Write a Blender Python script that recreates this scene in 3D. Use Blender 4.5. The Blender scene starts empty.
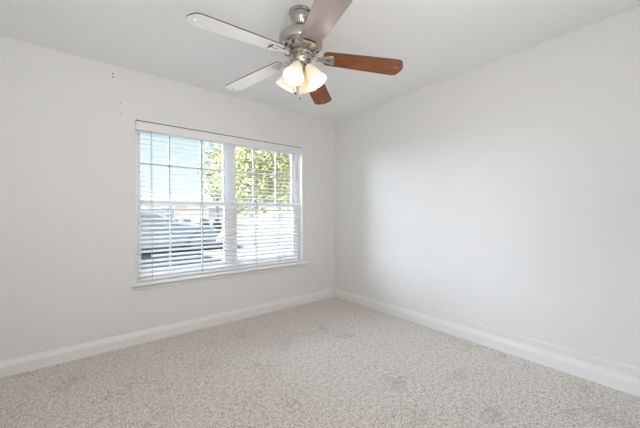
import bpy, bmesh, math, random
from mathutils import Vector, Matrix
random.seed(7)
sc = bpy.context.scene
COL = sc.collection
R = math.radians
SKY_GLOW = 25.0

# ------------------------------------------------------------------ camera
F_PX = 288.9
YAW = R(38.71)
CAM = Vector((-2.692, -3.038, 1.152))
cd = bpy.data.cameras.new('camera'); cam = bpy.data.objects.new('camera', cd); COL.objects.link(cam)
cd.sensor_width = 36.0; cd.sensor_fit = 'HORIZONTAL'; cd.lens = F_PX * 36.0 / 640.0
cd.clip_start = 0.02; cd.clip_end = 500
cam.location = CAM
sc.camera = cam
AX = Vector((math.sin(YAW), math.cos(YAW), 0)); RT = Vector((math.cos(YAW), -math.sin(YAW), 0))
ROLL = R(-.3036)
r_ = RT * math.cos(ROLL) + Vector((0, 0, 1)) * math.sin(ROLL); u_ = -RT * math.sin(ROLL) + Vector((0, 0, 1)) * math.cos(ROLL)
cam.rotation_euler = Matrix((r_, u_, -AX)).transposed().to_euler()

# ------------------------------------------------------------------ world, sun, lights, exposure
w = bpy.data.worlds.new('sky'); sc.world = w; w.use_nodes = True
nt = w.node_tree; nt.nodes.clear()
out = nt.nodes.new('ShaderNodeOutputWorld'); bg = nt.nodes.new('ShaderNodeBackground')
tc = nt.nodes.new('ShaderNodeTexCoord'); sx = nt.nodes.new('ShaderNodeSeparateXYZ')
rp = nt.nodes.new('ShaderNodeValToRGB')
nt.links.new(tc.outputs['Generated'], sx.inputs[0]); nt.links.new(sx.outputs['Z'], rp.inputs[0])
e = rp.color_ramp.elements
e[0].position = 0.0; e[0].color = (.84, .88, .90, 1)
e[1].position = 1.0; e[1].color = (3.6, 3.9, 4.3, 1)
for pos, c in ((.12, (.80, .88, .92, 1)), (.30, (.64, .81, .90, 1)), (.45, (3.0, 3.3, 3.6, 1))):
    k = e.new(pos); k.color = c
bg.inputs['Strength'].default_value = 1.0
# added bright glow in the unseen north-west sky, lights the right wall
dp = nt.nodes.new('ShaderNodeVectorMath'); dp.operation = 'DOT_PRODUCT'
dp.inputs[1].default_value = Vector((-.86, .42, .32)).normalized()
nt.links.new(tc.outputs['Generated'], dp.inputs[0])
gr = nt.nodes.new('ShaderNodeMapRange'); gr.interpolation_type = 'SMOOTHSTEP'
gr.inputs['From Min'].default_value = .50; gr.inputs['From Max'].default_value = .97
gr.inputs['To Min'].default_value = 0; gr.inputs['To Max'].default_value = SKY_GLOW
nt.links.new(dp.outputs['Value'], gr.inputs['Value'])
ad = nt.nodes.new('ShaderNodeMix'); ad.data_type = 'RGBA'; ad.blend_type = 'ADD'; ad.clamp_result = False
ad.inputs[0].default_value = 1.0
cm = nt.nodes.new('ShaderNodeVectorMath'); cm.operation = 'SCALE'; cm.inputs[0].default_value = (.89, .97, 1.13)
nt.links.new(gr.outputs['Result'], cm.inputs['Scale'])
nt.links.new(rp.outputs[0], ad.inputs[6]); nt.links.new(cm.outputs[0], ad.inputs[7])
nt.links.new(ad.outputs[2], bg.inputs[0]); nt.links.new(bg.outputs[0], out.inputs[0])

sd = bpy.data.lights.new('sun', 'SUN'); sun = bpy.data.objects.new('sun', sd); COL.objects.link(sun)
sd.energy = 1.0; sd.angle = R(1.0); sd.color = (1, .95, .86)
sun.rotation_euler = Vector((.35, .80, -.75)).to_track_quat('-Z', 'Y').to_euler()

hd = bpy.data.lights.new('rear_fill_light', 'AREA'); rear_fill = bpy.data.objects.new('rear_fill_light', hd); COL.objects.link(rear_fill)  # added fill light before the solid rear wall
hd.shape = 'RECTANGLE'; hd.size = 1.6; hd.size_y = 1.4; hd.energy = 22.5; hd.color = (.985, .985, .985)
rear_fill.location = (-2.25, -3.3, 1.45)
rear_fill.rotation_euler = Vector((-.05, .64, .77)).to_track_quat('-Z', 'Z').to_euler()
d2 = bpy.data.lights.new('high_fill_light', 'AREA'); high_fill = bpy.data.objects.new('high_fill_light', d2); COL.objects.link(high_fill)  # second added fill, set high; the wall behind it has no doorway
d2.shape = 'RECTANGLE'; d2.size = .9; d2.size_y = .5; d2.energy = 8; d2.color = (1, .985, .96)
high_fill.location = (-2.75, -3.45, 2.1)
high_fill.rotation_euler = Vector((.30, .9, -.30)).to_track_quat('-Z', 'Z').to_euler()
FAN_WATT = 1.1

sc.view_settings.view_transform = 'Standard'; sc.view_settings.look = 'None'
sc.view_settings.gamma = 1.0; sc.view_settings.use_curve_mapping = False
sc.view_settings.exposure = 0.25
try:
    sc.cycles.use_denoising = True
    sc.cycles.max_bounces = 14; sc.cycles.diffuse_bounces = 9; sc.cycles.transparent_max_bounces = 16
    sc.cycles.sample_clamp_indirect = 6.0
except Exception:
    pass

# ------------------------------------------------------------------ helpers
def mat(name, color=(.8, .8, .8), rough=.5, metal=0.0, coat=0.0, spec=.5):
    m = bpy.data.materials.new(name); m.use_nodes = True
    b = m.node_tree.nodes['Principled BSDF']
    b.inputs['Base Color'].default_value = (*color, 1)
    b.inputs['Roughness'].default_value = rough; b.inputs['Metallic'].default_value = metal
    b.inputs['Coat Weight'].default_value = coat; b.inputs['Specular IOR Level'].default_value = spec
    return m

def N(m, t, **kw):
    n = m.node_tree.nodes.new(t)
    for k, v in kw.items():
        if k in n.inputs: n.inputs[k].default_value = v
        else: setattr(n, k, v)
    return n

def L(m, a, b): m.node_tree.links.new(a, b)
def P(m): return m.node_tree.nodes['Principled BSDF']

def ramp(m, src, stops):
    r = N(m, 'ShaderNodeValToRGB'); L(m, src, r.inputs[0])
    els = r.color_ramp.elements
    while len(els) < len(stops): els.new(.5)
    for el, (p, c) in zip(els, stops): el.position = p; el.color = (*c, 1)
    return r

def noise(m, scale, detail=3, rough=.5, coord='Object', stretch=None):
    t = N(m, 'ShaderNodeTexCoord'); n = N(m, 'ShaderNodeTexNoise')
    n.inputs['Scale'].default_value = scale; n.inputs['Detail'].default_value = detail; n.inputs['Roughness'].default_value = rough
    if stretch:
        mp = N(m, 'ShaderNodeMapping'); mp.inputs['Scale'].default_value = stretch
        L(m, t.outputs[coord], mp.inputs[0]); L(m, mp.outputs[0], n.inputs['Vector'])
    else: L(m, t.outputs[coord], n.inputs['Vector'])
    return n

def bump(m, src, strength, dist):
    b = N(m, 'ShaderNodeBump'); b.inputs['Strength'].default_value = strength; b.inputs['Distance'].default_value = dist
    L(m, src, b.inputs['Height']); L(m, b.outputs[0], P(m).inputs['Normal']); return b

def obj(name, bm, m=None, parent=None, loc=None, smooth=False):
    me = bpy.data.meshes.new(name)
    bmesh.ops.recalc_face_normals(bm, faces=bm.faces[:])
    bm.to_mesh(me); bm.free()
    ms = m if isinstance(m, (list, tuple)) else [m]
    for x in ms:
        if x: me.materials.append(x)
    if smooth:
        for p in me.polygons: p.use_smooth = True
        try: me.set_sharp_from_angle(angle=R(38))
        except Exception: pass
    o = bpy.data.objects.new(name, me); COL.objects.link(o)
    if parent: o.parent = parent
    if loc: o.location = loc
    return o

def empty(name, loc=(0, 0, 0), rz=0, parent=None):
    o = bpy.data.objects.new(name, None); COL.objects.link(o); o.location = loc; o.rotation_euler = (0, 0, rz)
    o.empty_display_size = .1
    if parent: o.parent = parent
    return o

def tag(o, label=None, cat=None, group=None, kind=None):
    if label: o['label'] = label
    if cat: o['category'] = cat
    if group: o['group'] = group
    if kind: o['kind'] = kind
    return o

def struct(o, label, cat): return tag(o, label, cat, None, 'structure')

def box(bm, x0, x1, y0, y1, z0, z1, mi=0, M=None, bev=0):
    r = bmesh.ops.create_cube(bm, size=1.0)
    vs = r['verts']
    bmesh.ops.scale(bm, vec=(x1 - x0, y1 - y0, z1 - z0), verts=vs)
    bmesh.ops.translate(bm, vec=((x0 + x1) / 2, (y0 + y1) / 2, (z0 + z1) / 2), verts=vs)
    if bev:
        es = list({ed for v in vs for ed in v.link_edges})
        rr = bmesh.ops.bevel(bm, geom=es, offset=bev, segments=2, affect='EDGES', profile=.5)
        vs = list({v for f in rr['faces'] for v in f.verts} | {v for v in vs if v.is_valid})
    if mi or M:
        fs = {f for v in vs if v.is_valid for f in v.link_faces}
        for f in fs: f.material_index = mi
        if M: bmesh.ops.transform(bm, matrix=M, verts=[v for v in vs if v.is_valid])
    return vs

def lathe(bm, prof, seg=40, M=None, mi=0, close=False):
    rings = []
    new = []
    for r, z in prof:
        if r < 1e-6:
            v = bm.verts.new((0, 0, z)); rings.append([v]); new.append(v)
        else:
            ring = [bm.verts.new((r * math.cos(2 * math.pi * i / seg), r * math.sin(2 * math.pi * i / seg), z)) for i in range(seg)]
            rings.append(ring); new += ring
    prs = list(zip(rings, rings[1:]))
    if close: prs.append((rings[-1], rings[0]))
    for a, b in prs:
        for i in range(seg):
            j = (i + 1) % seg
            if len(a) == 1 and len(b) == 1: continue
            if len(a) == 1: f = bm.faces.new((a[0], b[i], b[j]))
            elif len(b) == 1: f = bm.faces.new((a[i], a[j], b[0]))
            else: f = bm.faces.new((a[i], a[j], b[j], b[i]))
            f.material_index = mi
    if M: bmesh.ops.transform(bm, matrix=M, verts=new)
    return new

def tube(bm, pts, rad, seg=8, mi=0):
    pts = [Vector(p) for p in pts]
    rads = rad if isinstance(rad, (list, tuple)) else [rad] * len(pts)
    rings = []
    up = Vector((0, 0, 1))
    for i, p in enumerate(pts):
        d = (pts[min(i + 1, len(pts) - 1)] - pts[max(i - 1, 0)]).normalized()
        a = d.cross(up)
        if a.length < 1e-3: a = d.cross(Vector((1, 0, 0)))
        a.normalize(); b = d.cross(a)
        rings.append([bm.verts.new(p + rads[i] * (math.cos(2 * math.pi * k / seg) * a + math.sin(2 * math.pi * k / seg) * b)) for k in range(seg)])
    for r0, r1 in zip(rings, rings[1:]):
        for k in range(seg):
            f = bm.faces.new((r0[k], r0[(k + 1) % seg], r1[(k + 1) % seg], r1[k])); f.material_index = mi
    for r in (rings[0], rings[-1]):
        f = bm.faces.new(r); f.material_index = mi

def sphere(bm, c, r, u=12, v=8, mi=0):
    rr = bmesh.ops.create_uvsphere(bm, u_segments=u, v_segments=v, radius=r, matrix=Matrix.Translation(c))
    for f in {f for x in rr['verts'] for f in x.link_faces}: f.material_index = mi

def extrude_poly(bm, pts, axis, a0, a1, mi=0):
    """closed 2D outline swept along one axis: axis 'x' -> pts are (y, z)"""
    def mk(p, a): return (a, p[0], p[1]) if axis == 'x' else ((p[0], a, p[1]) if axis == 'y' else (p[0], p[1], a))
    A = [bm.verts.new(mk(p, a0)) for p in pts]; B = [bm.verts.new(mk(p, a1)) for p in pts]
    n = len(pts)
    fs = [bm.faces.new((A[i], A[(i + 1) % n], B[(i + 1) % n], B[i])) for i in range(n)]
    fs += [bm.faces.new(A), bm.faces.new(B[::-1])]
    for f in fs: f.material_index = mi

def flat_shape(outlines, thick, bevel=0.0):
    """2D outlines (outer plus holes) to a solid plate mesh, as bmesh, centred on z = 0"""
    cu = bpy.data.curves.new('outline', 'CURVE'); cu.dimensions = '2D'; cu.fill_mode = 'BOTH'
    cu.extrude = thick / 2 - bevel; cu.bevel_depth = bevel; cu.bevel_resolution = 1; cu.offset = -bevel
    for pts in outlines:
        s = cu.splines.new('POLY'); s.points.add(len(pts) - 1); s.use_cyclic_u = True
        for q, p in zip(s.points, pts): q.co = (p[0], p[1], 0, 1)
    o = bpy.data.objects.new('outline', cu); COL.objects.link(o)
    dg = bpy.context.evaluated_depsgraph_get()
    me = bpy.data.meshes.new_from_object(o.evaluated_get(dg))
    bm = bmesh.new(); bm.from_mesh(me)
    bpy.data.objects.remove(o); bpy.data.curves.remove(cu); bpy.data.meshes.remove(me)
    bmesh.ops.remove_doubles(bm, verts=bm.verts[:], dist=1e-5)
    return bm

def circ(cx, cy, r, n=20): return [(cx + r * math.cos(2 * math.pi * i / n), cy + r * math.sin(2 * math.pi * i / n)) for i in range(n)]

# ------------------------------------------------------------------ materials
m_wall = mat('wall_paint', (.755, .752, .745), .55, spec=.35)
n1 = noise(m_wall, 220, 2); bump(m_wall, n1.outputs[0], .12, .002)
m_ceil = mat('ceiling_paint', (.87, .875, .875), .7, spec=.2)
n1 = noise(m_ceil, 160, 2); bump(m_ceil, n1.outputs[0], .12, .002)
m_trim = mat('white_trim_paint', (.86, .86, .86), .35)
m_base = mat('baseboard_paint', (.80, .797, .79), .35)
m_blind = mat('white_blind', (.88, .88, .89), .4)
m_valance = mat('valance_white', (.80, .79, .785), .45)
m_vinyl = mat('white_vinyl', (.86, .87, .89), .35)
m_grid = mat('grid_grey', (.62, .63, .65), .4)
m_cord = mat('grey_cord', (.33, .33, .33), .8)
m_gap = mat('shadow_gap', (.16, .15, .14), .8)

# carpet: flecked beige cut pile with soiled patches
m_carpet = mat('carpet', (.5, .45, .4), .95, spec=.1)
fl = noise(m_carpet, 118, 3, .75); f2 = noise(m_carpet, 38, 3, .6)
mixn = N(m_carpet, 'ShaderNodeMix', data_type='FLOAT'); mixn.inputs[0].default_value = .22
L(m_carpet, fl.outputs[0], mixn.inputs[2]); L(m_carpet, f2.outputs[0], mixn.inputs[3])
rc = ramp(m_carpet, mixn.outputs[0], [(.37, (.12, .10, .08)), (.45, (.52, .47, .415)), (.53, (.80, .755, .71)), (.62, (.96, .94, .91))])
st = noise(m_carpet, 3.1, 8, .75); sr = ramp(m_carpet, st.outputs[0], [(.54, (1, 1, 1)), (.76, (.62, .605, .59))])
mx = N(m_carpet, 'ShaderNodeMix', data_type='RGBA', blend_type='MULTIPLY'); mx.inputs[0].default_value = 1.0
L(m_carpet, rc.outputs[0], mx.inputs[6]); L(m_carpet, sr.outputs[0], mx.inputs[7])
L(m_carpet, mx.outputs[2], P(m_carpet).inputs['Base Color'])
bump(m_carpet, mixn.outputs[0], .9, .012)
P(m_carpet).inputs['Sheen Weight'].default_value = .2

# fan
m_nickel = mat('brushed_nickel', (.44, .425, .39), .17, 1.0)
nb = noise(m_nickel, 60, 2, .5, stretch=(1, 1, 14)); bump(m_nickel, nb.outputs[0], .04, .001)
m_chrome = mat('polished_nickel', (.60, .57, .52), .16, 1.0)
m_dark = mat('dark_metal', (.05, .045, .04), .4, .6)
def wood(name, stops, rough=.4, coat=.12):
    m = mat(name, (.3, .1, .04), rough, coat=coat)
    g = noise(m, 9, 6, .62, stretch=(1.0, 9.0, 9.0))
    r_ = ramp(m, g.outputs[0], stops); L(m, r_.outputs[0], P(m).inputs['Base Color'])
    P(m).inputs['Coat Roughness'].default_value = .22
    return m
m_wood = wood('cherry_wood', [(.32, (.10, .026, .009)), (.5, (.21, .060, .015)), (.70, (.32, .105, .028))])
m_glare_grey = wood('glare_greyed_wood', [(.32, (.27, .225, .22)), (.5, (.31, .262, .255)), (.70, (.35, .30, .29))], .45, .1)  # grey wash of glare on a brown blade, painted into the grain colours
m_edge = mat('dark_blade_edge', (.075, .05, .04), .4)
m_glare = mat('glare_blade_face', (.90, .895, .885), .3, coat=.3)  # window glare on the blade undersides, painted as a white face
g = noise(m_glare, 9, 5, .6, stretch=(1.0, 9, 9)); r_ = ramp(m_glare, g.outputs[0], [(.3, (.86, .855, .845)), (.7, (.92, .915, .91))])
L(m_glare, r_.outputs[0], P(m_glare).inputs['Base Color'])

def glow(name, color, es, trans):
    m = bpy.data.materials.new(name); m.use_nodes = True; t = m.node_tree; t.nodes.clear()
    o = t.nodes.new('ShaderNodeOutputMaterial'); b = t.nodes.new('ShaderNodeBsdfPrincipled')
    b.inputs['Base Color'].default_value = (*color, 1); b.inputs['Roughness'].default_value = .35
    b.inputs['Emission Color'].default_value = (1, .91, .74, 1); b.inputs['Emission Strength'].default_value = es
    if trans:
        tr = t.nodes.new('ShaderNodeBsdfTranslucent'); tr.inputs[0].default_value = (.95, .88, .76, 1)
        mxs = t.nodes.new('ShaderNodeMixShader'); mxs.inputs[0].default_value = trans
        t.links.new(b.outputs[0], mxs.inputs[1]); t.links.new(tr.outputs[0], mxs.inputs[2]); t.links.new(mxs.outputs[0], o.inputs[0])
    else: t.links.new(b.outputs[0], o.inputs[0])
    return m
m_shade = glow('frosted_glass_shade', (.84, .78, .67), .04, .16)
m_bulb = glow('lit_bulb', (1, .93, .78), .75, 0)

# glass that lets the daylight straight in
m_glass = bpy.data.materials.new('window_glass'); m_glass.use_nodes = True
t = m_glass.node_tree; t.nodes.clear()
o_ = t.nodes.new('ShaderNodeOutputMaterial'); a_ = t.nodes.new('ShaderNodeBsdfTransparent'); g_ = t.nodes.new('ShaderNodeBsdfGlossy')
g_.inputs['Roughness'].default_value = .02; a_.inputs[0].default_value = (.96, .98, .98, 1)
fz = t.nodes.new('ShaderNodeFresnel'); fz.inputs[0].default_value = 1.35
x_ = t.nodes.new('ShaderNodeMixShader')
t.links.new(fz.outputs[0], x_.inputs[0]); t.links.new(a_.outputs[0], x_.inputs[1]); t.links.new(g_.outputs[0], x_.inputs[2]); t.links.new(x_.outputs[0], o_.inputs[0])

# ------------------------------------------------------------------ room shell
H = 2.44
X0, Y0 = -3.46, -3.56                 # unseen left wall and wall behind the camera
WX0, WX1, WZ0, WZ1 = -2.362, -.548, .520, 2.005
T = .2
bm = bmesh.new(); box(bm, X0 - T, T, Y0 - T, T, -.12, 0)
struct(obj('floor', bm, m_carpet), 'flecked beige carpet covering the whole floor, soiled in places', 'carpet')
bm = bmesh.new(); box(bm, X0 - T, T, Y0 - T, T, H, H + .14)
struct(obj('ceiling', bm, m_ceil), 'flat white ceiling above the fan', 'ceiling')
bm = bmesh.new()
# window wall as one clean skin with an opening
def wall_with_hole():
    xs = [X0 - T, WX0, WX1, T]; zs = [0, WZ0, WZ1, H]
    for i in range(3):
        for k in range(3):
            if i == 1 and k == 1: continue
            for y in (0, T):
                vs = [bm.verts.new((xs[i + a], y, zs[k + b])) for a, b in ((0, 0), (1, 0), (1, 1), (0, 1))]
                bm.faces.new(vs)
    for (p, q) in (((WX0, WZ0), (WX1, WZ0)), ((WX1, WZ0), (WX1, WZ1)), ((WX1, WZ1), (WX0, WZ1)), ((WX0, WZ1), (WX0, WZ0)),
                   ((X0 - T, 0), (T, 0)), ((T, 0), (T, H)), ((T, H), (X0 - T, H)), ((X0 - T, H), (X0 - T, 0))):
        bm.faces.new([bm.verts.new(c) for c in ((p[0], 0, p[1]), (q[0], 0, q[1]), (q[0], T, q[1]), (p[0], T, p[1]))])
    bmesh.ops.remove_doubles(bm, verts=bm.verts[:], dist=1e-5)
wall_with_hole()
struct(obj('wall_north', bm, m_wall), 'off-white painted wall that holds the window', 'wall')
bm = bmesh.new(); box(bm, 0, T, Y0 - T, 0, 0, H)
struct(obj('wall_east', bm, m_wall), 'plain off-white wall to the right of the corner', 'wall')
bm = bmesh.new(); box(bm, X0 - T, X0, Y0 - T, 0, 0, H)
struct(obj('wall_west', bm, m_wall), 'off-white wall opposite the plain wall', 'wall')
bm = bmesh.new(); box(bm, X0, 0, Y0 - T, Y0, 0, H)
struct(obj('wall_south', bm, m_wall), 'off-white wall facing the window', 'wall')

# baseboards: flat lower board, moulded upper third
BP = [(0, 0), (.016, 0), (.016, .074), (.0135, .079), (.0125, .085), (.009, .093), (.0055, .104), (.004, .111), (0, .113)]
def board(name, axis, wall, sign, a0, a1, label):
    b = bmesh.new()
    extrude_poly(b, [(wall + sign * p, z) for p, z in BP], axis, a0, a1)
    struct(obj(name, b, m_base), label, 'baseboard')
board('baseboard_north', 'x', 0, -1, X0, 0, 'white moulded baseboard under the window')
board('baseboard_east', 'y', 0, -1, Y0, 0, 'white moulded baseboard along the plain wall')
board('baseboard_west', 'y', X0, 1, Y0, 0, 'white moulded baseboard opposite the plain wall')
board('baseboard_south', 'x', Y0, 1, X0, 0, 'white moulded baseboard facing the window wall')
# paint ridge left a little above the baseboard of the plain wall
bm = bmesh.new()
for (y0, y1, z, h) in ((-2.95, -1.9, .163, .004), (-2.52, -2.28, .168, .005), (-2.95, -2.78, .170, .006)):
    extrude_poly(bm, [(0, z), (-.002, z + h * .35), (-.0024, z + h * .6), (0, z + h)], "y", y0, y1)
struct(obj('trim_1', bm, m_trim), 'thin ridge of white paint just above the plain wall baseboard', 'paint ridge')

# window sill (stool with horns, apron below)
sill = struct(empty('window_sill', ((WX0 + WX1) / 2, 0, WZ0)), 'white window sill with apron below the blind', 'window sill')
S0 = Vector(sill.location)
bm = bmesh.new()
vs = box(bm, WX0 - .045, WX1 + .078, -.060, 0, WZ0 + .004, WZ0 + .024, bev=.004)
box(bm, WX0, WX1, -.006, .11, WZ0, WZ0 + .024)
bmesh.ops.translate(bm, vec=-S0, verts=bm.verts[:]); obj('sill_board', bm, m_trim, sill)
bm = bmesh.new()
extrude_poly(bm, [(0, WZ0 + .004), (-.008, WZ0 + .004), (-.008, WZ0 - .007), (-.020, WZ0 - .007), (-.020, WZ0 - .012), (-.013, WZ0 - .019), (-.013, WZ0 - .038), (-.009, WZ0 - .043), (0, WZ0 - .043)], 'x', WX0 - .02, WX1 + .03)
bmesh.ops.translate(bm, vec=-S0, verts=bm.verts[:]); obj('apron', bm, m_wall, sill)

# two double-hung sash windows side by side with a shared mullion
ZB = WZ0 + .024; ZM = 1.268
def window(name, x0, x1, mx, label, fl_w=.022, fr_w=.022, sl=.030, sr_=.030):
    rt = struct(empty(name, ((x0 + x1) / 2, .10, ZB)), label, 'window')
    o = Vector(rt.location)
    def put(nm, b, m, par=rt):
        if par is rt: bmesh.ops.translate(b, vec=-o, verts=b.verts[:])
        else: bmesh.ops.translate(b, vec=-o, verts=b.verts[:])
        return obj(nm, b, m, par)
    b = bmesh.new(); y0, y1 = .105, .185; fw = .032
    box(b, x0, x0 + fl_w, y0, y1, ZB, WZ1); box(b, x1 - fr_w, x1, y0, y1, ZB, WZ1)
    box(b, x0 + fl_w, x1 - fr_w, y0, y1, ZB, ZB + fw); box(b, x0 + fl_w, x1 - fr_w, y0, y1, WZ1 - fw, WZ1)
    put('frame', b, m_vinyl)
    for nm, z0, z1, ya, yb, hz in (('upper_sash', ZM - .018, WZ1 - fw, .145, .172, 1.640), ('lower_sash', ZB + fw, ZM + .018, .112, .140, .90)):
        b = bmesh.new(); a, c = x0 + fl_w, x1 - fr_w; s = .033
        box(b, a, a + sl, ya, yb, z0, z1); box(b, c - sr_, c, ya, yb, z0, z1)
        a += sl; c -= sr_
        box(b, a, c, ya, yb, z0, z0 + s + .004); box(b, a, c, ya, yb, z1 - s - .004, z1)
        yg = (ya + yb) / 2
        sh = put(nm, b, m_vinyl)
        b = bmesh.new(); box(b, a, c, yg - .002, yg + .002, z0 + s, z1 - s); put('glass', b, m_glass, sh)
        b = bmesh.new(); box(b, a, c, yg + .003, yg + .010, hz - .008, hz + .008)
        for q in mx: box(b, q - .008, q + .008, yg + .003, yg + .010, z0 + s, z1 - s)
        put('muntin_grid', b, m_grid, sh)['label'] = 'light grey flat grid bars'
XM0, XM1 = -1.474, -1.425
window('window_1', WX0, XM0 + .004, (-2.058, -1.752), 'left sash window, car and street behind it')
window('window_2', XM1 - .004, WX1, (-1.146, -.842), 'right sash window, yellow-green tree behind it', fr_w=.034, sr_=.033)
bm = bmesh.new(); box(bm, XM0 + .004, XM1 - .004, .10, .188, ZB, WZ1)
struct(obj('trim_2', bm, m_vinyl), 'white mullion between the two sash windows', 'mullion')

# ------------------------------------------------------------------ blind
blind = tag(empty('window_blind', ((WX0 + WX1) / 2, .04, ZB)), 'wide white horizontal slat blind in front of the double window', 'blind')
B0 = Vector(blind.location)
def bput(nm, b, m, par=blind, smooth=False):
    bmesh.ops.translate(b, vec=-B0, verts=b.verts[:]); return obj(nm, b, m, par, smooth=smooth)
BX0, BX1 = -2.338, -.588
YB = .048
bm = bmesh.new(); box(bm, BX0, BX1, .022, .076, WZ1 - .055, WZ1 - .003); bput('headrail', bm, m_blind)
bm = bmesh.new()
extrude_poly(bm, [(.003, WZ1 - .009), (.014, WZ1 - .009), (.014, WZ1 - .086), (.008, WZ1 - .090), (.002, WZ1 - .088), (-.001, WZ1 - .080), (.0, WZ1 - .016)], 'x', WX0 + .004, WX1 - .004)
bput('valance', bm, m_valance)
PITCH = .0432; TILT = R(14.5); SW = .050; ST = .0028
zs = []; z = ZB + .052
while z < WZ1 - .070: zs.append(z); z += PITCH
bm = bmesh.new()
for i, z in enumerate(zs):
    a = BX0 + random.uniform(-.002, .002)
    if abs(z - .752) < PITCH / 2 + 1e-4: a = -2.236       # the slat with its end broken off
    t_ = R(20 - 11.5 * (i / 31)) + R(random.uniform(-.7, .7)); sag = random.uniform(-.0008, .0008)
    n = 6; top = []; bot = []
    for k in range(n + 1):
        u = -SW / 2 + SW * k / n; cr = .0022 * (1 - (2 * u / SW) ** 2)
        for lst, dz in ((top, ST / 2), (bot, -ST / 2)):
            yy = u * math.cos(t_) - (cr + dz) * math.sin(t_); zz = u * math.sin(t_) + (cr + dz) * math.cos(t_)
            lst.append((YB + yy, z + sag + zz))
    extrude_poly(bm, top + bot[::-1], 'x', a, BX1)
bput('slats', bm, m_blind)
bm = bmesh.new(); box(bm, BX0, BX1, YB - .026, YB + .026, ZB + .006, ZB + .026, bev=.003); bput('bottom_rail', bm, m_blind)
for x in (-2.232, -1.781, -1.178, -.869):
    b = bmesh.new()
    for yy in (YB - .0265, YB + .0265): tube(b, [(x, yy, ZB + .012), (x, yy, WZ1 - .055)], .0020, 6)
    tube(b, [(x + .004, YB, ZB + .012), (x + .004, YB, WZ1 - .055)], .001, 6)
    bput('ladder_cord', b, m_cord)
bm = bmesh.new()
tube(bm, [(-1.170, YB - .036, WZ1 - .05), (-1.172, YB - .038, 1.2), (-1.173, YB - .036, .66)], .0014, 6)
cordo = bput('lift_cord', bm, m_cord)
bm = bmesh.new(); lathe(bm, [(0, .66), (.004, .655), (.0065, .63), (.005, .622), (0, .62)], 12, Matrix.Translation((-1.173, YB - .036, 0)))
bput('tassel', bm, m_blind, cordo, True)

# ------------------------------------------------------------------ ceiling fan
FX, FY = -1.6282, -1.5232
fan = tag(empty('ceiling_fan', (FX, FY, H)), 'brushed nickel ceiling fan with five wooden blades, three with painted-in glare, and lit glass shades', 'ceiling fan')
def fl_(prof): return [(r, z - H) for r, z in prof]
bm = bmesh.new(); lathe(bm, fl_([(0, 2.44), (.070, 2.44), (.0735, 2.437), (.0735, 2.426), (.070, 2.422), (.0645, 2.419), (.0645, 2.408), (.063, 2.395), (.057, 2.374), (.045, 2.352), (.030, 2.340), (.020, 2.337), (0, 2.337)]), 48)
obj('canopy', bm, m_nickel, fan, smooth=True)
bm = bmesh.new(); lathe(bm, fl_([(0, 2.345), (.0125, 2.345), (.0125, 2.338), (.017, 2.334), (.021, 2.326), (.026, 2.314), (.026, 2.304), (0, 2.304)]), 24)
obj('downrod', bm, m_dark, fan, smooth=True)['label'] = 'dark coupling between canopy and motor'
bm = bmesh.new()
lathe(bm, fl_([(0, 2.312), (.03, 2.312), (.070, 2.309), (.104, 2.300), (.127, 2.287), (.137, 2.272), (.139, 2.260), (.139, 2.232), (.136, 2.222), (.128, 2.215), (.118, 2.212), (.112, 2.208), (.106, 2.194), (.100, 2.184), (.088, 2.178), (0, 2.178)]), 64)
for k in range(12):
    box(bm, .1045, .1125, -.0085, .0085, 2.190 - H, 2.206 - H, mi=1, M=Matrix.Rotation(2 * math.pi * k / 12, 4, 'Z'))
motor = obj('motor_housing', bm, [m_nickel, m_dark], fan, smooth=True)
bm = bmesh.new(); lathe(bm, fl_([(0, 2.180), (.078, 2.180), (.080, 2.176), (.080, 2.166), (.074, 2.160), (.066, 2.154), (0, 2.154)]), 48)
obj('flywheel', bm, m_nickel, fan, smooth=True)

# blades: local x runs outwards
ZA, DROOP, RB = 2.166, .09474, .668
def blade_outline():
    r0, r1 = .142, RB
    up = []
    # half width grows slightly to the tip, rounded corners at both ends
    for i in range(9):
        a = math.pi / 2 * i / 8; up.append((r0 + .030 * (1 - math.sin(math.pi/2 - (math.pi/2 - a))) , .020 + .033 * math.sin(a)))
    up = [(r0 + .030 * (1 - math.cos(R(90) * i / 8)), .022 + .035 * math.sin(R(90) * i / 8)) for i in range(9)]
    up.append((.40, .066))
    rc = .040
    up += [(r1 - .012 - rc + rc * math.sin(R(78) * i / 8),   .0715 - rc + rc * math.cos(R(78) * i / 8)) for i in range(9)]
    yl = up[-1][1]
    up += [(up[-1][0] + .012 * (1 - ((yl * (1 - k / 4)) / yl) ** 2), yl * (1 - k / 4)) for k in range(1, 4)]
    low = [(x, -y) for x, y in reversed(up)]
    return up + [(r1, 0)] + low
def iron_outline():
    top = [(.074, .013), (.086, .014), (.094, .022), (.106, .027), (.118, .025), (.126, .020), (.136, .023), (.152, .028), (.203, .040), (.213, .037), (.218, .028)]
    outer = top + [(.221, 0)] + [(x, -y) for x, y in reversed(top)]
    slot = [(.166, .008), (.192, .013), (.192, -.004), (.166, -.004)]
    return [outer, circ(.106, .0145, .0065, 14), circ(.106, -.0145, .0065, 14), slot]
BOUT = blade_outline()
PITCHB = R(-9)
protos = {}
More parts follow.
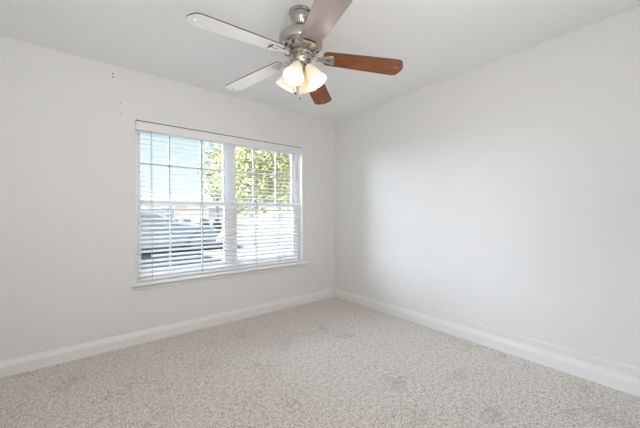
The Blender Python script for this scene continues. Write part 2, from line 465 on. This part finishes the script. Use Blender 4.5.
def build_blade(kind):
    BO = [(x, y * 1.06) for x, y in BOUT]
    b = flat_shape([BO, circ(RB - .042, 0, .0078)], .0065, .0012)
    for f in b.faces:
        c_ = f.calc_center_median(); f.material_index = 0 if abs(f.normal.z) > .9 or (c_.x - RB + .042) ** 2 + c_.y ** 2 < .00012 else 1
    fm = {'white': m_glare, 'wood': m_wood, 'glare_grey': m_glare_grey}[kind]  # white and taupe are wooden blades with glare painted in
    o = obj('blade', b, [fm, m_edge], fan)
    b = flat_shape(iron_outline(), .008, .002)
    for f in b.faces:
        if f.normal.x > .35 and f.calc_center_median().x > .212: f.material_index = 1
    ir = obj('blade_iron', b, [m_chrome, m_dark], o); ir.location = (0, 0, -.0078)
    s0 = None
    for x, y in ((.150, .019), (.150, -.019), (.206, 0)):
        if s0 is None:
            b = bmesh.new(); lathe(b, [(0, -.0035), (.003, -.003), (.0048, -.001), (.005, 0), (0, 0)], 12)
            s0 = q = obj('blade_screw', b, m_nickel, o, smooth=True)
        else:
            q = s0.copy(); COL.objects.link(q); q.parent = o
        q.location = (x, y, -.0117)
    return o
def copy_tree(o, parent=None):
    c = o.copy(); COL.objects.link(c); c.parent = parent
    for ch in list(o.children): copy_tree(ch, c)
    return c
for kind, az, dr, rs in (('wood', -34.5, .095, 1.0), ('wood', 37.5, .095, 1.0), ('white', 109.5, .095, 1.0), ('white', 181.0, .066, 1.03), ('glare_grey', 249.6, .095, 1.0)):  # white: wooden blades with window glare painted on
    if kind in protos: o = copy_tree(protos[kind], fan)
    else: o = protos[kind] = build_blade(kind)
    o['label'] = {'white': 'wooden blade with window glare painted white, dark edge', 'wood': 'reddish brown wooden blade', 'glare_grey': 'wooden blade greyed by painted-in glare, reaching out of the top of the view'}[kind]
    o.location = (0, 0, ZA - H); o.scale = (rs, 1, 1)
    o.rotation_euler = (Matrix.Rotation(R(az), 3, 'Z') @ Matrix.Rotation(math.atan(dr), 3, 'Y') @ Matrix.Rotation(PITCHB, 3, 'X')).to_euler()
# light kit
bm = bmesh.new(); lathe(bm, fl_([(0, 2.156), (.062, 2.158), (.074, 2.154), (.076, 2.146), (.070, 2.138), (.064, 2.134), (.062, 2.116), (.056, 2.104), (.044, 2.096), (.030, 2.090), (.026, 2.074), (.018, 2.064), (.008, 2.058), (0, 2.056)]), 48)
fitter = obj('light_fitter', bm, m_nickel, fan, smooth=True)
TH = R(20)
c, s = math.cos(TH), math.sin(TH)
dirs = [-s * RT - c * AX, c * RT - s * AX, s * RT + c * AX, -c * RT + s * AX]
prof_o = [(.023, 0), (.026, -.006), (.029, -.018), (.035, -.036), (.041, -.054), (.046, -.072), (.051, -.090), (.057, -.106), (.059, -.112)]
prof = prof_o + [(r - .003, z) for r, z in reversed(prof_o)]
sh0 = None
for d in dirs:
    tilt = R(30)
    axis = (d * math.sin(tilt) + Vector((0, 0, -1)) * math.cos(tilt)).normalized()
    q = (-axis).to_track_quat('Z', 'Y')
    base = Vector((0, 0, 2.086 - H)) + d * .052
    if sh0 is None:
        bm = bmesh.new(); lathe(bm, prof, 40, close=True)
        sh = obj('lamp_shade', bm, m_shade, fan, smooth=True)
        bm = bmesh.new(); lathe(bm, [(0, .022), (.014, .020), (.021, .012), (.0225, .004), (.0225, -.004), (.018, -.012), (.014, -.02), (0, -.02)], 28)
        obj('socket', bm, m_nickel, sh, smooth=True)['label'] = 'nickel lamp socket'
        bm = bmesh.new(); lathe(bm, [(0, -.020), (.010, -.022), (.011, -.032), (.019, -.046), (.022, -.058), (.019, -.070), (.011, -.078), (0, -.080)], 24)
        obj('bulb', bm, m_bulb, sh, smooth=True)['label'] = 'lit bulb'
        sh['label'] = 'frosted bell glass shade'
        sh0 = sh
    else: sh = copy_tree(sh0, fan)
    sh.location = base; sh.scale = (1.09, 1.09, 1.09); sh.rotation_euler = q.to_euler()
    ld = bpy.data.lights.new('fan_lamp', 'POINT'); ld.energy = FAN_WATT; ld.color = (1, .86, .68); ld.shadow_soft_size = .025
    lo = bpy.data.objects.new('fan_lamp', ld); COL.objects.link(lo); lo.location = Vector((FX, FY, H)) + base + axis * .128
# pull chains
for off, dep, zt, zb, pend in ((-.032, -.045, 2.10, 1.915, .016), (-.006, -.03, 2.075, 1.895, .02)):
    p = off * RT + dep * AX
    b = bmesh.new(); z = zt
    while z > zb:
        bmesh.ops.create_icosphere(b, subdivisions=1, radius=.0014, matrix=Matrix.Translation((p.x, p.y, z - H))); z -= .0036
    tube(b, [(p.x, p.y, zt - H), (p.x, p.y, zb - H)], .0007, 5)
    ch = obj('pull_chain', b, m_nickel, fan)
    b = bmesh.new(); lathe(b, [(0, 0), (.003, -.001), (.0055, -pend * .35), (.006, -pend * .7), (.003, -pend), (0, -pend)], 14, Matrix.Translation((p.x, p.y, zb - H)))
    obj('pendant', b, m_dark, ch, smooth=True)['label'] = 'dark pull pendant'

# ------------------------------------------------------------------ marks on the window wall: small screw holes left in the paint
m_hole = mat('hole_dark', (.06, .055, .05), .9)
def hole(x, z, label, r=.0065):
    b = bmesh.new(); lathe(b, [(0, .0), (r, .0), (r, -.0016), (r * .7, -.0018), (r * .62, -.0006), (0, -.0006)], 16, Matrix.Rotation(R(-90), 4, 'X') @ Matrix.Rotation(R(180), 4, 'X'))
    o = obj('screw_hole', b, m_hole, None, (x, 0, z)); tag(o, label, 'screw hole', 'old screw holes high on the window wall'); return o
HOLES = [(113.6, 72.6, 'upper of the two dark screw holes near the ceiling left of the window', .0075), (113.6, 76.0, 'lower of the two dark screw holes near the ceiling left of the window', .0075),
         (121, 101.7, 'faint screw hole above the top left corner of the window', .005), (121, 112.8, 'faint screw hole just above the top left end of the blind valance', .005),
         (232.6, 100.8, 'upper screw hole of the pair under the tip of the glare-painted blade nearest the window', .006), (232.4, 103.2, 'lower screw hole of the pair under the tip of the glare-painted blade nearest the window', .006),
         (312.4, 121.2, 'small screw hole near the corner, below the farthest wooden blade', .006)]
for px, py, lab, r in HOLES:
    d = AX + (px - 320) / F_PX * RT + Vector((0, 0, -(py - 214) / F_PX)); t_ = -CAM.y / d.y; q = CAM + d * t_
    hole(q.x, q.z, lab, r)

b = bmesh.new(); lathe(b, [(0, 0), (.006, 0), (.005, -.0012), (0, -.0016)], 14, Matrix.Rotation(R(90), 4, 'Y'))
d = AX + (428 - 320) / F_PX * RT + Vector((0, 0, -(139 - 214) / F_PX)); q = CAM + d * (-CAM.x / d.x)
tag(obj('nail_hole', b, mat('filler_grey', (.42, .42, .41), .8), None, (0, q.y, q.z)), 'faint grey filled nail hole on the plain wall right of the corner', 'nail hole')

# ------------------------------------------------------------------ outside
GZ = -.18
m_grass = mat('lawn', (.26, .30, .13), .9)
n1 = noise(m_grass, 6, 5, .6); r_ = ramp(m_grass, n1.outputs[0], [(.3, (.07, .09, .035)), (.7, (.17, .17, .09))]); L(m_grass, r_.outputs[0], P(m_grass).inputs['Base Color'])
m_conc = mat('concrete', (.66, .63, .57), 1.0, spec=.1)
n1 = noise(m_conc, 3, 6, .6); r_ = ramp(m_conc, n1.outputs[0], [(.3, (.20, .193, .18)), (.7, (.26, .25, .235))]); L(m_conc, r_.outputs[0], P(m_conc).inputs['Base Color'])
m_asph = mat('asphalt', (.09, .10, .115), 1.0, spec=0.0)
n1 = noise(m_asph, 30, 6, .7); r_ = ramp(m_asph, n1.outputs[0], [(.3, (.016, .019, .023)), (.7, (.032, .036, .042))]); L(m_asph, r_.outputs[0], P(m_asph).inputs['Base Color'])
bm = bmesh.new(); box(bm, -60, 60, .2, 90, GZ - .2, GZ)
struct(obj('ground', bm, m_grass), 'dry lawn outside the window', 'lawn')
bm = bmesh.new(); box(bm, -30, 2.2, 1.0, 13.0, GZ, GZ + .02)
struct(obj('street', bm, m_asph), 'dark asphalt outside under the parked car', 'street')
bm = bmesh.new(); extrude_poly(bm, [(.3, .5), (16, .5), (16, 19), (2.2, 19), (2.2, 7.4), (.3, 7.4)], 'z', GZ, GZ + .03)
struct(obj('driveway', bm, m_conc), 'pale concrete driveway outside the right window', 'driveway')

# parked car, nose towards +x
m_car = mat('car_paint', (.13, .15, .17), .35, .2, coat=.4)
m_cglass = mat('car_glass', (.04, .05, .06), .08)
m_tyre = mat('tyre', (.03, .03, .03), .8)
m_hub = mat('hub_grey', (.16, .17, .18), .4, .3)
m_lamp = mat('headlight', (.9, .9, .9), .15)
car = tag(empty('car', (-1.05, 8.9, GZ + .02)), 'blue-grey car parked on the asphalt outside the left window', 'car')
prof = [(-2.20, .30), (-2.24, .62), (-2.12, .92), (-1.70, .98), (-1.15, 1.40), (-.60, 1.50), (.15, 1.46), (.92, 1.02), (1.90, .90), (2.18, .74), (2.24, .50), (2.18, .28), (1.75, .24), (-1.75, .24)]
bm = bmesh.new()
rows = []
for yy, sh_ in ((-.88, .93), (-.80, 1.0), (0, 1.015), (.80, 1.0), (.88, .93)):
    row = []
    for x, z in prof:
        tuck = .16 * max(0, z - .95) / .5
        row.append(bm.verts.new((x * (.985 if abs(yy) > .85 else 1), yy * (1 - tuck), .24 + (z - .24) * sh_)))
    rows.append(row)
n = len(prof)
for a, b in zip(rows, rows[1:]):
    for i in range(n): bm.faces.new((a[i], a[(i + 1) % n], b[(i + 1) % n], b[i]))
bm.faces.new(rows[0]); bm.faces.new(rows[-1][::-1])
obj('body', bm, m_car, car, smooth=True)
for sgn in (-1, 1):
    bm = bmesh.new()
    pts = [(-1.45, 1.00), (-1.05, 1.32), (-.55, 1.41), (.12, 1.37), (.62, 1.03)]
    A = [bm.verts.new((x, sgn * (.895 - .16 * max(0, z - .95) / .5 - .0), z)) for x, z in pts]
    Bv = [bm.verts.new((x, sgn * (.86 - .16 * max(0, z - .95) / .5), z)) for x, z in pts]
    bm.faces.new(A); bm.faces.new(Bv[::-1])
    for i in range(5): bm.faces.new((A[i], A[(i + 1) % 5], Bv[(i + 1) % 5], Bv[i]))
    obj('side_window', bm, m_cglass, car)
for nm, (xa, za, xb, zb) in (('windshield', (.22, 1.435, .86, 1.07)), ('rear_window', (-1.60, 1.08, -1.20, 1.385))):
    bm = bmesh.new(); dx, dz = .02 * (1 if xa > 0 else -1), .03
    vs = [bm.verts.new(v) for v in ((xa, -.60, za), (xb, -.70, zb), (xb, .70, zb), (xa, .60, za))]
    f = bm.faces.new(vs); ex = bmesh.ops.extrude_face_region(bm, geom=[f])
    bmesh.ops.translate(bm, vec=(dx, 0, dz), verts=[v for v in ex['geom'] if isinstance(v, bmesh.types.BMVert)])
    obj(nm, bm, m_cglass, car)
for x in (-1.38, 1.42):
    for sgn in (-1, 1):
        bm = bmesh.new()
        M_ = Matrix.Translation((x, sgn * .80, .32)) @ Matrix.Rotation(R(90), 4, 'X')
        lathe(bm, [(.20, -.10), (.30, -.11), (.325, -.08), (.325, .08), (.30, .11), (.20, .10)], 28, M_, close=True)
        wo = obj('wheel', bm, m_tyre, car, smooth=True)
        bm = bmesh.new(); lathe(bm, [(0, -.09), (.06, -.10), (.20, -.07), (.20, .07), (.06, .10), (0, .09)], 20, M_)
        obj('hubcap', bm, m_hub, wo, smooth=True)
for sgn in (-1, 1):
    bm = bmesh.new(); box(bm, 2.02, 2.19, sgn * .66 - .16, sgn * .66 + .16, .62, .76, bev=.03)
    obj('headlight', bm, m_lamp, car)

# houses across the street
m_roof = mat('roof_shingle', (.13, .12, .11), .9)
m_hwin = mat('house_window', (.22, .25, .28), .2)
def house(loc, wx, wy, h, rh, wallc, label, wins, rz=0.0):
    mh = mat('siding', wallc, .8)
    rt = tag(empty('house', loc, rz), label, 'house')
    b = bmesh.new(); box(b, -wx / 2, wx / 2, 0, wy, 0, h); obj('house_wall', b, mh, rt)
    b = bmesh.new(); extrude_poly(b, [(-.4, h), (wy / 2, h + rh), (wy + .4, h), (wy + .4, h + .12), (wy / 2, h + rh + .14), (-.4, h + .12)], 'x', -wx / 2 - .3, wx / 2 + .3)
    obj('roof', b, m_roof, rt)
    for (nm, x, z, w_, h_) in wins:
        b = bmesh.new(); box(b, x - w_ / 2 - .07, x + w_ / 2 + .07, -.05, 0, z - .07, z + h_ + .07)
        fr = obj('window_frame' if nm == 'window' else 'door_frame', b, m_trim, rt)
        b = bmesh.new(); box(b, x - w_ / 2, x + w_ / 2, -.07, -.03, z, z + h_)
        obj('pane' if nm == 'window' else 'door_panel', b, m_hwin if nm == 'window' else mh, fr)
    return rt
house((6.2, 30, GZ), 9.0, 7, 2.6, 1.0, (.42, .37, .335), 'pinkish beige house across the street behind the parked car', [('window', -2.5, .9, 1.3, 1.2), ('window', 2.3, .9, 1.6, 1.2), ('door', 0, 0, 1.0, 2.1)], R(-8))
house((14.8, 20.5, GZ), 11, 8, 2.7, 1.4, (.36, .345, .315), 'pale cream house behind the yellow-green tree', [('window', -3.2, .75, 1.3, .7), ('window', 2.0, .8, 1.4, 1.0), ('door', -.4, 0, 1.0, 2.1)], R(-30))

# trees and shrubs
def leaf_mat(name, a, b, c_):
    m = mat(name, b, .6)
    n_ = noise(m, 1.6, 4, .6); r = ramp(m, n_.outputs[0], [(.34, a), (.5, b), (.66, c_)]); L(m, r.outputs[0], P(m).inputs['Base Color'])
    m.node_tree.nodes['Principled BSDF'].inputs['Subsurface Weight'].default_value = 0
    return m
m_bark = mat('bark', (.16, .12, .09), .9)
m_leaf = leaf_mat('yellow_green_leaves', (.17, .18, .06), (.37, .355, .13), (.55, .51, .26))
m_leaf2 = leaf_mat('green_leaves', (.13, .15, .07), (.26, .27, .13), (.40, .40, .22))
m_leaf3 = leaf_mat('dark_leaves', (.015, .024, .018), (.03, .045, .034), (.06, .075, .055))
def leaves(b, c, rad, n_, size):
    for _ in range(n_):
        while True:
            v = Vector((random.uniform(-1, 1), random.uniform(-1, 1), random.uniform(-1, 1)))
            if .25 < v.length < 1: break
        p = Vector(c) + Vector((v.x * rad[0], v.y * rad[1], v.z * rad[2]))
        a = Vector((random.gauss(0, 1), random.gauss(0, 1), random.gauss(0, 1))).normalized()
        t1 = a.orthogonal().normalized(); t2 = a.cross(t1); s_ = size * random.uniform(.6, 1.3)
        b.faces.new([b.verts.new(p + q) for q in (t1 * s_, t2 * s_ * .5, -t1 * s_, -t2 * s_ * .5)])
def tree(loc, h, trunk_h, crown, n_, size, ml, label, blobs=7, lean=(0, 0)):
    rt = tag(empty('tree', loc), label, 'tree')
    b = bmesh.new(); tube(b, [(0, 0, 0), (.05, .03, trunk_h * .5), (0, 0, trunk_h), (.02, 0, h * .75)], [.17, .14, .12, .03], 10)
    for k in range(6):
        a = k * 1.05; tube(b, [(0, 0, trunk_h * (.8 + .05 * k)), (lean[0] * .4 + math.cos(a) * crown * .35, lean[1] * .4 + math.sin(a) * crown * .35, trunk_h + .3 + .1 * k), (lean[0] + math.cos(a) * crown * .7, lean[1] + math.sin(a) * crown * .7, trunk_h + 1.0)], [.06, .04, .015], 7)
    obj('trunk', b, m_bark, rt)
    b = bmesh.new()
    for k in range(blobs):
        a = 2 * math.pi * k / blobs; rr = crown * .55
        c_ = (lean[0] + math.cos(a) * rr, lean[1] + math.sin(a) * rr, trunk_h + (h - trunk_h) * random.uniform(.25, .65))
        leaves(b, c_, (crown * .6, crown * .6, (h - trunk_h) * .38), n_ // (blobs + 1), size)
    leaves(b, (lean[0], lean[1], trunk_h + (h - trunk_h) * .6), (crown * .7, crown * .7, (h - trunk_h) * .45), n_ // (blobs + 1), size)
    tag(obj('crown', b, ml, rt), kind='stuff')
def at(px, t_, z): d = AX + (px - 320) / F_PX * RT; q = CAM + d * t_; return (q.x, q.y, z)
tree(at(231, 12, GZ), 6.0, 1.55, 1.6, 11000, .085, m_leaf, 'big yellow-green tree outside, just right of the mullion', lean=(.95, -.6))
tree(at(300, 17.5, GZ), 8.0, 1.9, 2.1, 11000, .115, m_leaf, 'yellow-green tree outside at the right edge of the window')
tree(at(217, 22, GZ), 7.0, 2.2, 1.25, 1700, .12, m_leaf2, 'smaller green tree outside, in the middle of the left window')
def shrub(loc, r, h, label):
    rt = tag(empty('shrub', loc), label, 'shrub', 'dark shrubs outside behind the car')
    b = bmesh.new()
    for k in range(5): tube(b, [(0, 0, 0), (math.cos(k * 1.26) * r * .6, math.sin(k * 1.26) * r * .6, h * .7)], [.03, .01], 6)
    obj('stems', b, m_bark, rt)
    b = bmesh.new(); leaves(b, (0, 0, h * .55), (r * .95, r * .95, h * .5), 700, .06); tag(obj('foliage', b, m_leaf3, rt), kind='stuff')
for px, t_, r, h, lab in ((170, 17.5, .34, 1.1, 'dark shrub outside, leftmost of the row behind the car'), (187, 17.3, .38, 1.05, 'dark shrub outside, second in the row behind the car'),
                     (204, 17.6, .34, 1.15, 'dark shrub outside, third in the row behind the car'), (217, 17.4, .28, 1.0, 'dark shrub outside, last in the row nearest the driveway')):
    shrub(at(px, t_, GZ), r, h, lab)
